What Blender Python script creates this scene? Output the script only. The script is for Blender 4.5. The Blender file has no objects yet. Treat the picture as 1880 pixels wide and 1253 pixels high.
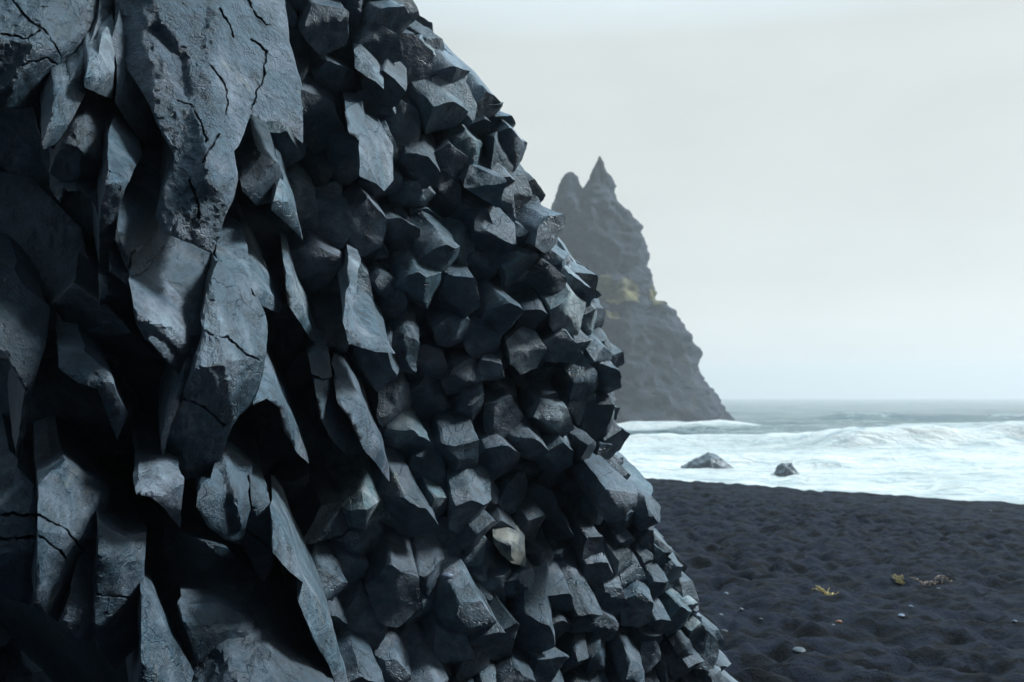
import bpy, bmesh, math, random
import numpy as np
from mathutils import Vector, geometry
from math import radians

# ------------------------------------------------------------------ camera, world, sun, exposure
W, H, F = 1880.0, 1253.0, 1828.0          # photograph's frame and focal length in its pixels
CAM_Z = 1.6
SEA_Z = -2.9
HORIZON = 733.0
PITCH = math.atan((HORIZON - 4.0 - H / 2) / F)

scene = bpy.context.scene
col = scene.collection
cam_d = bpy.data.cameras.new("camera")
cam = bpy.data.objects.new("camera", cam_d)
col.objects.link(cam)
cam.location = (0, 0, CAM_Z)
cam.rotation_euler = (radians(90) + PITCH, 0, 0)
cam_d.sensor_width = 36.0
cam_d.lens = F * 36.0 / W
cam_d.clip_start = 0.05
cam_d.clip_end = 12000
cam_d.dof.use_dof = True
cam_d.dof.focus_distance = 3.3
cam_d.dof.aperture_fstop = 4.8
cam_d.dof.aperture_blades = 7
scene.camera = cam

SUN_EL, SUN_AZ = radians(45), radians(79)   # azimuth measured from +Y towards +X
world = bpy.data.worlds.new("World")
scene.world = world
world.use_nodes = True
wn = world.node_tree
wn.nodes.clear()
def wnode(t, **k):
    n = wn.nodes.new(t)
    for a, b in k.items(): setattr(n, a, b)
    return n
w_out = wnode('ShaderNodeOutputWorld')
w_bg = wnode('ShaderNodeBackground'); w_bg.inputs['Strength'].default_value = 0.1
w_sky = wnode('ShaderNodeTexSky', sky_type='NISHITA', sun_disc=False)
w_sky.sun_elevation = SUN_EL; w_sky.sun_rotation = SUN_AZ
w_sky.dust_density = 3.0
w_tc = wnode('ShaderNodeTexCoord')
w_sep = wnode('ShaderNodeSeparateXYZ')
wn.links.new(w_tc.outputs['Generated'], w_sep.inputs[0])
# overcast cloud deck: pale near the horizon, bluer and brighter overhead
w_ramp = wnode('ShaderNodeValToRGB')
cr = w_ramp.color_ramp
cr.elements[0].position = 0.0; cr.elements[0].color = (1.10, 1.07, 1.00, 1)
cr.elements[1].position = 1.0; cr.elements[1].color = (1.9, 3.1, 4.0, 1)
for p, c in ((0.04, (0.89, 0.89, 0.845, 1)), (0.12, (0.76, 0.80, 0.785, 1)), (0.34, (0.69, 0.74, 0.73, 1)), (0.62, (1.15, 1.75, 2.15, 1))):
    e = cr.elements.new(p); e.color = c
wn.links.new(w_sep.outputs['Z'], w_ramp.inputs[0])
w_map = wnode('ShaderNodeMapping'); w_map.inputs['Scale'].default_value = (1.2, 1.2, 3.2)
w_map.inputs['Location'].default_value = (0.4, 0.1, 0.2)
wn.links.new(w_tc.outputs['Generated'], w_map.inputs[0])
w_no = wnode('ShaderNodeTexNoise'); w_no.inputs['Scale'].default_value = 1.6; w_no.inputs['Detail'].default_value = 4
wn.links.new(w_map.outputs[0], w_no.inputs['Vector'])
w_mr = wnode('ShaderNodeMapRange'); w_mr.inputs['From Min'].default_value = 0.3; w_mr.inputs['From Max'].default_value = 0.7
w_mr.inputs['To Min'].default_value = 9.1; w_mr.inputs['To Max'].default_value = 11.0
wn.links.new(w_no.outputs['Fac'], w_mr.inputs['Value'])
# sky brightens toward the hidden sun on the right
w_side = wnode('ShaderNodeMapRange'); w_side.inputs['From Min'].default_value = -0.5; w_side.inputs['From Max'].default_value = 0.9
w_side.inputs['To Min'].default_value = 0.84; w_side.inputs['To Max'].default_value = 1.18
wn.links.new(w_sep.outputs['X'], w_side.inputs['Value'])
w_mul0 = wnode('ShaderNodeMath', operation='MULTIPLY')
wn.links.new(w_mr.outputs[0], w_mul0.inputs[0]); wn.links.new(w_side.outputs[0], w_mul0.inputs[1])
# sky dimmed behind the camera, added to keep the column ends dark
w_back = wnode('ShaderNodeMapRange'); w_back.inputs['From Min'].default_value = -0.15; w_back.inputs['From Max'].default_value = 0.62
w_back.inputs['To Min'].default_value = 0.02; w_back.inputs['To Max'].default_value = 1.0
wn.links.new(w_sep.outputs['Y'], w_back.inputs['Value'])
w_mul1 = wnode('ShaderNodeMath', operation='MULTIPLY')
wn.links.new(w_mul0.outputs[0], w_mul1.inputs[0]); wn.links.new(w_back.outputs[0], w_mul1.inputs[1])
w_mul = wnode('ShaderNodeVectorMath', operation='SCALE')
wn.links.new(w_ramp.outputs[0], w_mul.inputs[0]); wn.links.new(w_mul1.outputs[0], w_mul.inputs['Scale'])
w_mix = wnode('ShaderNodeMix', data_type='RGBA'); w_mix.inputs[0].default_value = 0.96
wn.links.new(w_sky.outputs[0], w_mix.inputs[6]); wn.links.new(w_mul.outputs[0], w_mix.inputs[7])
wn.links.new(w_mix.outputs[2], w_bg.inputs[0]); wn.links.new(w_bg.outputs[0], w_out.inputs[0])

sun_d = bpy.data.lights.new("sun", 'SUN')
sun_d.energy = 4.8; sun_d.angle = radians(12); sun_d.color = (0.86, 0.96, 1.0)
sun = bpy.data.objects.new("sun", sun_d)
col.objects.link(sun)
sd = Vector((math.sin(SUN_AZ) * math.cos(SUN_EL), math.cos(SUN_AZ) * math.cos(SUN_EL), math.sin(SUN_EL)))
sun.rotation_euler = sd.to_track_quat('Z', 'Y').to_euler()
sun.location = (20, 10, 30)

scene.view_settings.view_transform = 'Standard'
scene.view_settings.look = 'None'
scene.view_settings.exposure = 0.0
scene.view_settings.gamma = 1.0
scene.cycles.max_bounces = 6
scene.cycles.volume_bounces = 1
scene.cycles.use_denoising = True

rng = np.random.default_rng(11)
random.seed(5)

# ------------------------------------------------------------------ numeric noise
def _hash(ix, iy, iz, seed):
    h = (ix * 374761393 + iy * 668265263 + iz * 2147483647 + seed * 974634777) & 0xFFFFFFFF
    h = ((h ^ (h >> 13)) * 1274126177) & 0xFFFFFFFF
    h = ((h ^ (h >> 16)) * 2246822519) & 0xFFFFFFFF
    return ((h ^ (h >> 15)) & 0xFFFFFF) / float(0xFFFFFF)

def vn(p, seed=0):
    i = np.floor(p).astype(np.int64); f = p - i
    f = f * f * f * (f * (f * 6 - 15) + 10)
    x, y, z = i[:, 0], i[:, 1], i[:, 2]
    r = 0
    for a in (0, 1):
        wx = f[:, 0] if a else 1 - f[:, 0]
        for b in (0, 1):
            wy = f[:, 1] if b else 1 - f[:, 1]
            for c in (0, 1):
                wz = f[:, 2] if c else 1 - f[:, 2]
                r = r + wx * wy * wz * _hash(x + a, y + b, z + c, seed)
    return r * 2 - 1

def fbm(p, octv=4, seed=0, gain=0.5):
    a, s, r = 1.0, 0.0, 0.0
    for k in range(octv):
        r = r + a * vn(p * (2.03 ** k) + 17.3 * k, seed + k)
        s += a; a *= gain
    return r / s

def vec_noise(p, scale, octv, seed):
    return np.stack([fbm(p * scale, octv, seed + 31 * k) for k in range(3)], 1)

def worley(p2, seed=0):
    """distance to nearest jittered point, unit cells, 2-D"""
    i = np.floor(p2).astype(np.int64); best = np.full(len(p2), 9.0)
    z = np.zeros(len(p2), np.int64)
    for a in (-1, 0, 1):
        for b in (-1, 0, 1):
            cx, cy = i[:, 0] + a, i[:, 1] + b
            px = cx + _hash(cx, cy, z, seed); py = cy + _hash(cx, cy, z, seed + 7)
            best = np.minimum(best, np.hypot(px - p2[:, 0], py - p2[:, 1]))
    return best

# ------------------------------------------------------------------ helpers
def tag(o, label=None, cat=None, group=None, kind=None):
    if label: o["label"] = label
    if cat: o["category"] = cat
    if group: o["group"] = group
    if kind: o["kind"] = kind
    return o

def mesh_obj(name, verts, faces, mat, parent=None, smooth=None, attrs=None):
    """verts (N,3) array, faces list/array; one mesh object"""
    me = bpy.data.meshes.new(name)
    verts = np.asarray(verts, float)
    if isinstance(faces, np.ndarray) and faces.ndim == 2:
        n, k = faces.shape
        me.vertices.add(len(verts)); me.vertices.foreach_set('co', verts.ravel())
        me.loops.add(n * k); me.loops.foreach_set('vertex_index', faces.ravel().astype(np.int32))
        me.polygons.add(n)
        me.polygons.foreach_set('loop_start', np.arange(0, n * k, k, dtype=np.int32))
    else:
        me.from_pydata(verts.tolist(), [], [tuple(f) for f in faces])
    me.update(calc_edges=True); me.validate()
    if smooth is not None:
        me.polygons.foreach_set('use_smooth', np.ones(len(me.polygons), bool))
        if smooth < 180: me.set_sharp_from_angle(angle=radians(smooth))
    if attrs:
        for an, av in attrs.items():
            at = me.attributes.new(an, 'FLOAT', 'POINT')
            at.data.foreach_set('value', np.asarray(av, np.float32))
    me.materials.append(mat)
    o = bpy.data.objects.new(name, me)
    col.objects.link(o)
    if parent: o.parent = parent
    return o

def empty(name, loc=(0, 0, 0)):
    o = bpy.data.objects.new(name, None); col.objects.link(o); o.location = loc
    return o

cp, sp = math.cos(PITCH), math.sin(PITCH)
def at(px, py, d):
    """point seen at photo pixel (px, py), d metres along the camera's axis"""
    px = np.asarray(px, float); py = np.asarray(py, float); d = np.asarray(d, float)
    x = (px - W / 2) / F * d; u = -(py - H / 2) / F * d
    return np.stack([x + 0 * u, d * cp - u * sp + 0 * x, CAM_Z + d * sp + u * cp + 0 * x], -1)

def at_z(px, py, z):
    """point where the ray of pixel (px,py) meets height z"""
    q = at(px, py, 1.0) - np.array([0, 0, CAM_Z])
    k = (z - CAM_Z) / q[2]
    return np.array([0, 0, CAM_Z]) + q * k

# ------------------------------------------------------------------ materials
def new_mat(name):
    m = bpy.data.materials.new(name); m.use_nodes = True
    nt = m.node_tree; b = nt.nodes['Principled BSDF']
    return m, nt, b
def N(nt, t, **k):
    n = nt.nodes.new(t)
    for a, v in k.items():
        if a in n.inputs.keys(): n.inputs[a].default_value = v
        else: setattr(n, a, v)
    return n
def noise_node(nt, vec, scale, detail=5, rough=0.6, dist=0.0):
    n = N(nt, 'ShaderNodeTexNoise'); n.inputs['Scale'].default_value = scale
    n.inputs['Detail'].default_value = detail; n.inputs['Roughness'].default_value = rough
    n.inputs['Distortion'].default_value = dist
    nt.links.new(vec, n.inputs['Vector']); return n
def ramp(nt, src, stops):
    r = N(nt, 'ShaderNodeValToRGB'); e = r.color_ramp.elements
    while len(e) < len(stops): e.new(0.5)
    for k, (p, c) in enumerate(stops):
        e[k].position = p
        e[k].color = (c, c, c, 1) if isinstance(c, (int, float)) else (*c, 1)
    nt.links.new(src, r.inputs[0]); return r
def mixc(nt, fac, a, b, blend='MIX'):
    m = N(nt, 'ShaderNodeMix', data_type='RGBA', blend_type=blend)
    for s, v in ((0, fac), (6, a), (7, b)):
        if isinstance(v, (int, float)): m.inputs[s].default_value = v
        elif isinstance(v, tuple): m.inputs[s].default_value = (*v, 1)
        else: nt.links.new(v, m.inputs[s])
    return m.outputs[2]
def math_n(nt, op, a, b=None):
    m = N(nt, 'ShaderNodeMath', operation=op)
    for s, v in ((0, a), (1, b)):
        if v is None: continue
        if isinstance(v, (int, float)): m.inputs[s].default_value = v
        else: nt.links.new(v, m.inputs[s])
    return m.outputs[0]

def basalt(name, rough_grain=1.0, base=1.0):
    m, nt, b = new_mat(name)
    tc = N(nt, 'ShaderNodeTexCoord').outputs['Object']
    n1 = noise_node(nt, tc, 3.4, 7, 0.66, 0.6)
    n2 = noise_node(nt, tc, 17, 7, 0.7, 0.4)
    n3 = noise_node(nt, tc, 90, 3, 0.7)
    c = ramp(nt, n1.outputs['Fac'], [(0.28, (0.018*base, 0.036*base, 0.052*base)), (0.46, (0.042*base, 0.078*base, 0.104*base)), (0.58, (0.125*base, 0.145*base, 0.172*base)), (0.72, (0.21*base, 0.275*base, 0.30*base))]).outputs[0]
    c2 = ramp(nt, n2.outputs['Fac'], [(0.32, 0.45), (0.5, 1.0), (0.68, 1.55)]).outputs[0]
    c = mixc(nt, 1.0, c, c2, 'MULTIPLY')
    c3 = ramp(nt, n3.outputs['Fac'], [(0.3, 0.75), (0.7, 1.25)]).outputs[0]
    c = mixc(nt, 0.7 * min(1, rough_grain), c, c3, 'MULTIPLY')
    # per-column tint: some warmer grey, some bluish, from the stone itself
    ta = N(nt, 'ShaderNodeAttribute', attribute_name='tint')
    t = ramp(nt, ta.outputs['Fac'], [(0.0, (0.48, 0.55, 0.60)), (0.35, (0.78, 0.88, 0.94)), (0.65, (1.10, 1.10, 1.16)), (0.88, (1.45, 1.52, 1.48)), (1.0, (1.95, 1.92, 1.70))])
    t.color_ramp.interpolation = 'LINEAR'
    c = mixc(nt, 1.0, c, t.outputs[0], 'MULTIPLY')
    # cream mineral stains
    ns = noise_node(nt, tc, 3.1, 5, 0.7, 1.5)
    s = ramp(nt, ns.outputs['Fac'], [(0.62, 0.0), (0.72, 0.6)]).outputs[0]
    c = mixc(nt, s, c, (0.26, 0.255, 0.215))
    nt.links.new(c, b.inputs['Base Color'])
    r = ramp(nt, n2.outputs['Fac'], [(0.3, 0.30), (0.7, 0.55)]).outputs[0]
    nt.links.new(r, b.inputs['Roughness'])
    b.inputs['Specular IOR Level'].default_value = 0.7
    vo = N(nt, 'ShaderNodeTexVoronoi', feature='DISTANCE_TO_EDGE'); vo.inputs['Scale'].default_value = 3.3
    wp_ = noise_node(nt, tc, 4.0, 4, 0.6)
    vm = N(nt, 'ShaderNodeVectorMath', operation='MULTIPLY_ADD'); nt.links.new(wp_.outputs['Color'], vm.inputs[0]); vm.inputs[1].default_value = (0.45, 0.45, 0.45); nt.links.new(tc, vm.inputs[2])
    nt.links.new(vm.outputs[0], vo.inputs['Vector'])
    hair = ramp(nt, vo.outputs['Distance'], [(0.0, 0.0), (0.012, 1.0)]).outputs[0]
    nb = noise_node(nt, tc, 38 , 6, 0.72)
    hsum = math_n(nt, 'ADD', math_n(nt, 'MULTIPLY', nb.outputs['Fac'], 0.010 + 0.012 * rough_grain),
                  math_n(nt, 'ADD', math_n(nt, 'MULTIPLY', n3.outputs['Fac'], 0.004 * rough_grain), math_n(nt, 'MULTIPLY', hair, 0.006)))
    bp = N(nt, 'ShaderNodeBump'); bp.inputs['Strength'].default_value = 0.75; bp.inputs['Distance'].default_value = 1.0
    nt.links.new(hsum, bp.inputs['Height']); nt.links.new(bp.outputs[0], b.inputs['Normal'])
    return m

M_BASALT = basalt('basalt', 0.6, 0.95)
def pale_stone():
    m, nt, b = new_mat('pale_stone')
    tc = N(nt, 'ShaderNodeTexCoord').outputs['Object']
    n1 = noise_node(nt, tc, 14, 5, 0.6, 0.8)
    c = ramp(nt, n1.outputs['Fac'], [(0.40, (0.06, 0.08, 0.09)), (0.48, (0.13, 0.14, 0.13)), (0.6, (0.24, 0.235, 0.205))])
    nt.links.new(c.outputs[0], b.inputs['Base Color']); b.inputs['Roughness'].default_value = 0.6
    return m
M_PALE = pale_stone()
M_SLAB = basalt('rough_basalt', 1.7, 0.98)

# ------------------------------------------------------------------ cliff surface in the frame of the photograph
EDGE = np.array([(-700, 300), (-300, 560), (-100, 700), (0, 762), (60, 800), (120, 832), (165, 885), (240, 942), (300, 970), (400, 1010), (450, 1032),
                 (520, 1080), (600, 1112), (700, 1142), (790, 1128), (840, 1150), (900, 1185), (1000, 1225), (1070, 1275),
                 (1130, 1300), (1190, 1320), (1253, 1350), (1500, 1430), (1900, 1560)], float)
def edge_x(v): return np.interp(v, EDGE[:, 0], EDGE[:, 1])
ROLL = 40.0
def recess(u, v):
    # the near end of the face is hollowed out under the hanging slabs
    return 1 / (1 + np.exp((u - (430 + 0.12 * (v - 600))) / 110.0))
def surf(uv):
    u, v = uv[:, 0], uv[:, 1]
    xe = edge_x(v) - 22 - 20 * np.clip((500 - v) / 500, 0, 1) + 22 * fbm(np.stack([v / 55, 0 * v, 0 * v], 1), 2, 321)
    w = u - (xe - ROLL)
    wp = np.maximum(w, 0)
    px = np.where(w > 0, xe - ROLL + ROLL * np.tanh(wp / ROLL), u)
    inv = 0.302 - 0.000090 * (np.minimum(px, 1500) - 100) - 0.000010 * (626 - v)
    inv = np.clip(inv, 0.07, 0.6)
    d = 1 / inv
    d = d + 0.75 * d / F * (wp - ROLL * np.tanh(wp / ROLL))
    d = d + 0.65 * recess(u, v)
    # broad swells of the cliff face
    q = np.stack([u / 420, v / 420, np.zeros_like(u)], 1)
    d = d + 0.25 * fbm(q, 2, 5) * np.clip(d / 5, 0.4, 1.3)
    return at(px, v, d)
def axis(uv):
    u, v = uv[:, 0], uv[:, 1]
    k = np.clip((u - 100) / 900, 0, 1.2)[:, None]
    up = np.clip((600 - v) / 600, -1, 1)[:, None]
    a = (1 - k) * np.array([[0.12, -0.56, -0.80]]) + k * np.array([[0.10, -0.88, -0.46]]) + up * np.array([[0.02, -0.05, 0.08]])
    low = (np.clip((v - 560) / 350, 0, 1) * np.clip((u - 330) / 150, 0, 1) * np.clip((1150 - u) / 250, 0, 1))[:, None]
    a = a + low * np.array([[0.17, 0.0, -0.06]])
    o = np.clip((u - (edge_x(v) - 150)) / 260, 0, 1)[:, None]
    a = a * (1 - 0.6 * o) + 0.6 * o * np.array([[0.80, -0.30, -0.42]])
    return a / np.linalg.norm(a, axis=1, keepdims=True)
def cell_px(u, v):
    e_ = 1.0 + 0.35 * float(np.clip((u - edge_x(v) + 110) / 60, 0, 1))
    return e_ * float(np.interp(u, [100, 350, 700, 1000, 1250], [140, 110, 82, 60, 46]))

# seeds -------------------------------------------------------------------
CD = np.array([0.42, 0.907]); CE = np.array([0.907, -0.42]); STR = 1.36
def to_cell(p): p = np.asarray(p, float); return np.stack([p @ CD / STR, p @ CE], -1)
def from_cell(q): q = np.asarray(q, float); return q[..., :1] * STR * CD + q[..., 1:] * CE
def make_seeds():
    pts = []
    grid = {}
    G = 60
    tries = 0
    for k in range(70000):
        v0 = rng.uniform(-420, 1750)
        u0 = rng.uniform(-420, edge_x(v0) + 480)
        r = cell_px(u0, v0) * 0.80 * (0.68 + 0.72 * rng.random() ** 1.3)
        u, v = to_cell((u0, v0))
        gi, gj = int(u // G), int(v // G)
        R = int(r // G) + 1
        ok = True
        for a in range(gi - R, gi + R + 1):
            for b in range(gj - R, gj + R + 1):
                for q in grid.get((a, b), ()):
                    if (q[0] - u) ** 2 + (q[1] - v) ** 2 < r * r: ok = False; break
                if not ok: break
            if not ok: break
        if ok:
            grid.setdefault((gi, gj), []).append((u, v)); pts.append((u, v))
    return np.array(pts)

def clip_cell(c, nbrs):
    big = 700
    poly = [(c[0] - big, c[1] - big), (c[0] + big, c[1] - big), (c[0] + big, c[1] + big), (c[0] - big, c[1] + big)]
    for n in nbrs:
        mx, my = (c[0] + n[0]) / 2, (c[1] + n[1]) / 2
        dx, dy = n[0] - c[0], n[1] - c[1]
        out = []
        L = len(poly)
        for i in range(L):
            p, q = poly[i], poly[(i + 1) % L]
            sp_ = (p[0] - mx) * dx + (p[1] - my) * dy
            sq = (q[0] - mx) * dx + (q[1] - my) * dy
            if sp_ <= 0: out.append(p)
            if (sp_ < 0 < sq) or (sq < 0 < sp_):
                t = sp_ / (sp_ - sq)
                out.append((p[0] + t * (q[0] - p[0]), p[1] + t * (q[1] - p[1])))
        poly = out
        if len(poly) < 3: return None
    return np.array(poly)

SIDE = np.array([0, .008, .03, .06, .10, .15, .21, .28, .36, .46, .60, .85])
CAPR = [0.93, 0.78, 0.58, 0.36, 0.16]
def column_mesh(poly, c, h, kperp, planes, bulge, dense=1.0, jit=(0, 0, 0)):
    """basalt column: a cell of the jointing, run along the axis field, broken off at its tip"""
    K = len(poly)
    D = float(np.linalg.norm(surf(c[None])[0] - np.array([0, 0, CAM_Z])))
    mpp = D / F
    size = np.sqrt(abs(sum(poly[i][0] * poly[(i + 1) % K][1] - poly[(i + 1) % K][0] * poly[i][1] for i in range(K)) / 2))
    gap = 0.0035 / mpp
    ring = []
    for i in range(K):
        p, q = poly[i], poly[(i + 1) % K]
        L = np.linalg.norm(q - p)
        if L < size * 0.08: ring.append((p + q) / 2); continue
        n = max(2, int(round(L / size * 7 * dense)))
        e = min(0.12, 0.035 * size / L)
        for t in np.linspace(e, 1 - e, n): ring.append(p + (q - p) * t)
    ring = np.array(ring)
    ring = c + (ring - c) * (1 - gap / (0.5 * size))
    B = len(ring)
    Sc = surf(c[None])[0]; Ac = axis(c[None])[0]
    def tip(uv):
        S = surf(uv)
        t = -kperp * ((S - Sc) @ Ac)
        loc = (uv - c) * mpp
        best = None
        for (gx, gy, c0) in planes:
            q = c0 + gx * loc[:, 0] + gy * loc[:, 1]
            best = q if best is None else np.minimum(best, q)
        lim = 1.7 * size * mpp
        return h + lim * np.tanh((t + best) / lim)
    tb = tip(ring)
    V = []; FQ = []
    Sr, Ar = surf(ring), axis(ring)
    for k, s in enumerate(SIDE):
        V.append(Sr + Ar * (tb - s)[:, None])
    for k, r in enumerate(CAPR):
        uv = c + (ring - c) * r
        V.append(surf(uv) + axis(uv) * (tip(uv) + bulge * (1 - r * r))[:, None])
    ns, nc = len(SIDE), len(CAPR)
    V.append((Sc + Ac * (h + min(p[2] for p in planes) + bulge))[None])
    V = np.concatenate(V)
    # each column leans its own way near its broken end
    out_ = np.maximum((V - (Sc - Ac * 0.30)) @ Ac, 0)
    V = V + out_[:, None] * np.array(jit)
    def row(k): return k * B
    idx = np.arange(B); nx = (idx + 1) % B
    for k in range(ns - 1):
        a, b_ = row(k), row(k + 1)
        FQ.append(np.stack([a + idx, b_ + idx, b_ + nx, a + nx], 1))
    prev = 0
    for k in range(nc):
        cur = row(ns + k)
        FQ.append(np.stack([prev + idx, prev + nx, cur + nx, cur + idx], 1)); prev = cur
    FQ = np.concatenate(FQ)
    ctr = len(V) - 1
    FT = np.stack([prev + idx, prev + nx, np.full(B, ctr)], 1)
    return V, FQ, FT

seeds = make_seeds()
# one relaxation pass
def neighbours(seeds, i, n=22):
    d = ((seeds - seeds[i]) ** 2).sum(1); o = np.argsort(d)[1:n]
    return seeds[o]
def centroid(P):
    x, y = P[:, 0], P[:, 1]; x2, y2 = np.roll(x, -1), np.roll(y, -1)
    cr_ = x * y2 - x2 * y; A = cr_.sum() / 2
    return np.array([((x + x2) * cr_).sum() / (6 * A), ((y + y2) * cr_).sum() / (6 * A)]), abs(A)
relaxed = []
for i in range(len(seeds)):
    P = clip_cell(seeds[i], neighbours(seeds, i))
    if P is None: relaxed.append(seeds[i]); continue
    cc, A = centroid(P)
    relaxed.append(seeds[i] * 0.5 + cc * 0.5 if A < 300 ** 2 else seeds[i])
seeds = np.array(relaxed)

cliff = empty('basalt_cliff', (-1.5, 4.5, 0))
bpy.context.view_layer.update()
tag(cliff, 'dark basalt cliff of broken hexagonal columns rising from the black beach', 'cliff')
CL = np.array(cliff.location)

cells = []
lo, hi = seeds.min(0), seeds.max(0)
for i in range(len(seeds)):
    P = clip_cell(seeds[i], neighbours(seeds, i))
    if P is None: continue
    P = from_cell(P); u, v = from_cell(seeds[i])
    cc, A = centroid(P)
    if math.sqrt(A) > 1.7 * cell_px(u, v) or np.ptp(P[:, 0]) > 3 * cell_px(u, v) or np.ptp(P[:, 1]) > 3 * cell_px(u, v): continue
    if u > edge_x(v) + 400: continue
    if u < -330 or v < -340 or v > 1680: continue
    cells.append((P, cc, A))

def tris_of(FQ, FT):
    return [tuple(f) for f in FQ] + [tuple(f) for f in FT]

# a straight blocky prism with its own lean, broken at the tip
def free_column(tip, ax, r0, L=0.75, nsd=6):
    ax = ax / np.linalg.norm(ax)
    e1 = np.cross(ax, [0.2, 0.1, 1.0]); e1 /= np.linalg.norm(e1); e2 = np.cross(ax, e1)
    n = int(rng.choice([5, 6, 6, 7])); th0 = rng.uniform(0, 6.28)
    cor = np.array([[r0 * rng.uniform(0.82, 1.15) * math.cos(th0 + 2 * math.pi * (i + rng.uniform(-.15, .15)) / n), r0 * rng.uniform(0.82, 1.15) * math.sin(th0 + 2 * math.pi * (i + rng.uniform(-.15, .15)) / n)] for i in range(n)])
    ring = np.concatenate([[cor[i] + (cor[(i + 1) % n] - cor[i]) * t for t in (0.05, 0.28, 0.5, 0.72, 0.95)] for i in range(n)])
    pl = [(rng.normal(0, .25), rng.normal(0, .25), 0.0)]
    for _q in range(int(rng.integers(1, 3))):
        a = rng.uniform(0, 6.28); s_ = rng.uniform(0.5, 1.5); pl.append((math.cos(a) * s_, math.sin(a) * s_, rng.uniform(0.0, 0.05)))
    f = lambda q: np.min([c0 + gx * q[:, 0] + gy * q[:, 1] for gx, gy, c0 in pl], axis=0)
    pos = lambda q, t: tip + q[:, :1] * e1 + q[:, 1:] * e2 + t[:, None] * ax
    tb = f(ring); V = [pos(ring, tb - s_) for s_ in SIDE * (L / 0.85)]
    for r_ in CAPR: V.append(pos(ring * r_, f(ring * r_)))
    V.append(pos(np.zeros((1, 2)), f(np.zeros((1, 2)))))
    V = np.concatenate(V); B = len(ring); idx = np.arange(B); nx = (idx + 1) % B; FQ = []
    for k in range(len(SIDE) - 1): FQ.append(np.stack([k * B + idx, (k + 1) * B + idx, (k + 1) * B + nx, k * B + nx], 1))
    prev = 0
    for k in range(len(CAPR)):
        cur = (len(SIDE) + k) * B; FQ.append(np.stack([prev + idx, prev + nx, cur + nx, cur + idx], 1)); prev = cur
    return V, np.concatenate(FQ), np.stack([prev + idx, prev + nx, np.full(B, len(V) - 1)], 1)
built = []
for (P, c, A) in cells:
    D = surf(c[None])[0][1]
    sz = math.sqrt(A) * D / F
    big = fbm(np.array([[c[0] / 170, c[1] / 170, 3.0]]), 2, 77)[0]
    h = 0.10 * big + rng.normal(0, 0.125 - 0.035 * np.clip((c[0] - 500) / 400, 0, 1)) * (1.25 if c[0] > edge_x(c[1]) - 110 else 1.0)
    h = float(np.clip(h, -0.30, 0.32))
    if c[0] > edge_x(c[1]) - 100: h = -0.14
    kperp = rng.uniform(0.8, 1.1)
    edgef = 0.45 if c[0] > edge_x(c[1]) - 40 else 1.0
    kperp *= edgef
    planes = [(rng.normal(0, .22), rng.normal(0, .22), 0.0)]
    if rng.random() < 0.75:
        a = rng.uniform(0, 2 * math.pi); s = rng.uniform(0.6, 1.8)
        planes.append((math.cos(a) * s, math.sin(a) * s, rng.uniform(0.0, 0.06)))
    if rng.random() < 0.3:
        a = rng.uniform(0, 2 * math.pi); s = rng.uniform(0.6, 1.6)
        planes.append((math.cos(a) * s, math.sin(a) * s, rng.uniform(0.03, 0.09)))
    planes = [(a_ * edgef, b_ * edgef, c_) for (a_, b_, c_) in planes]
    bulge = rng.uniform(-0.02, 0.03)
    if 395 + 40 * math.sin(c[1] / 90) < c[0] < edge_x(c[1]) - 120:
        k_ = (c[0] - 400) / 600
        mpp_ = D / F
        ax_ = axis(c[None])[0] * (1 - 0.6 * min(1, max(0, k_))) + 0.6 * min(1, max(0, k_)) * np.array([0.38, -0.66, -0.50]) + rng.normal(0, 0.12, 3)
        ax_ /= np.linalg.norm(ax_)
        hh = 0.06 + 0.05 * big + float(np.clip(rng.normal(0, 0.075), -0.16, 0.17))
        Vf_, Ff_, Tf_ = free_column(surf(c[None])[0] + ax_ * hh, ax_, 0.66 * math.sqrt(A) * mpp_, L=0.9)
        vis_ = -40 < c[1] < H + 40
        built.append(dict(V=Vf_ - CL, FQ=Ff_, FT=Tf_, A=A * 1.3 if vis_ else 0, h=hh, tint=rng.random(), c=c, inframe=vis_))
        h = -0.12; A = 0.0
    V, FQ, FT = column_mesh(P, c, h, kperp, planes, bulge, jit=np.clip(rng.normal(0, 0.07, 3), -.15, .15))
    # worn, chipped stone surface
    inframe = (-60 < c[0] < W) and (-60 < c[1] < H + 60) and c[0] < edge_x(c[1])
    built.append(dict(V=V - CL, FQ=FQ, FT=FT, A=A if inframe else 0, h=h, tint=rng.random(), c=c, inframe=inframe))

# columns along the turning edge of the face
for row, (du, hh_) in enumerate(((-118, 0.03), (-74, 0.05), (-34, 0.05), (10, 0.04), (60, 0.0), (120, -0.04))):
    v_ = -160.0 + 20 * (row % 2)
    while v_ < 1560:
        r_ = float(rng.uniform(0.075, 0.125)) * (1.0 if v_ < 800 else 0.85)
        u_ = edge_x(v_) + du + rng.uniform(-10, 10)
        q_ = np.array([[u_, v_]])
        P_ = surf(q_)[0]
        ax_ = np.array([0.42 + 0.06 * row, -0.62, -0.50]) + rng.normal(0, 0.13, 3)
        h_ = hh_ + float(rng.normal(0, 0.045))
        V, FQ, FT = free_column(P_ + ax_ / np.linalg.norm(ax_) * h_, ax_, r_)
        c_ = np.array([u_, v_]); vis = du < 20 and -40 < v_ < H
        built.append(dict(V=V - CL, FQ=FQ, FT=FT, A=(r_ * 1.7 * F / P_[1]) ** 2 if vis else 0, h=h_, tint=rng.random(), c=c_, inframe=vis))
        v_ += r_ * 1.55 * F / P_[1]
allV = np.concatenate([b_['V'] for b_ in built])
allV = allV + vec_noise(allV, 3.2, 2, 3) * 0.018 + vec_noise(allV, 12, 2, 9) * 0.010 + vec_noise(allV, 38, 1, 19) * 0.0035
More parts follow.
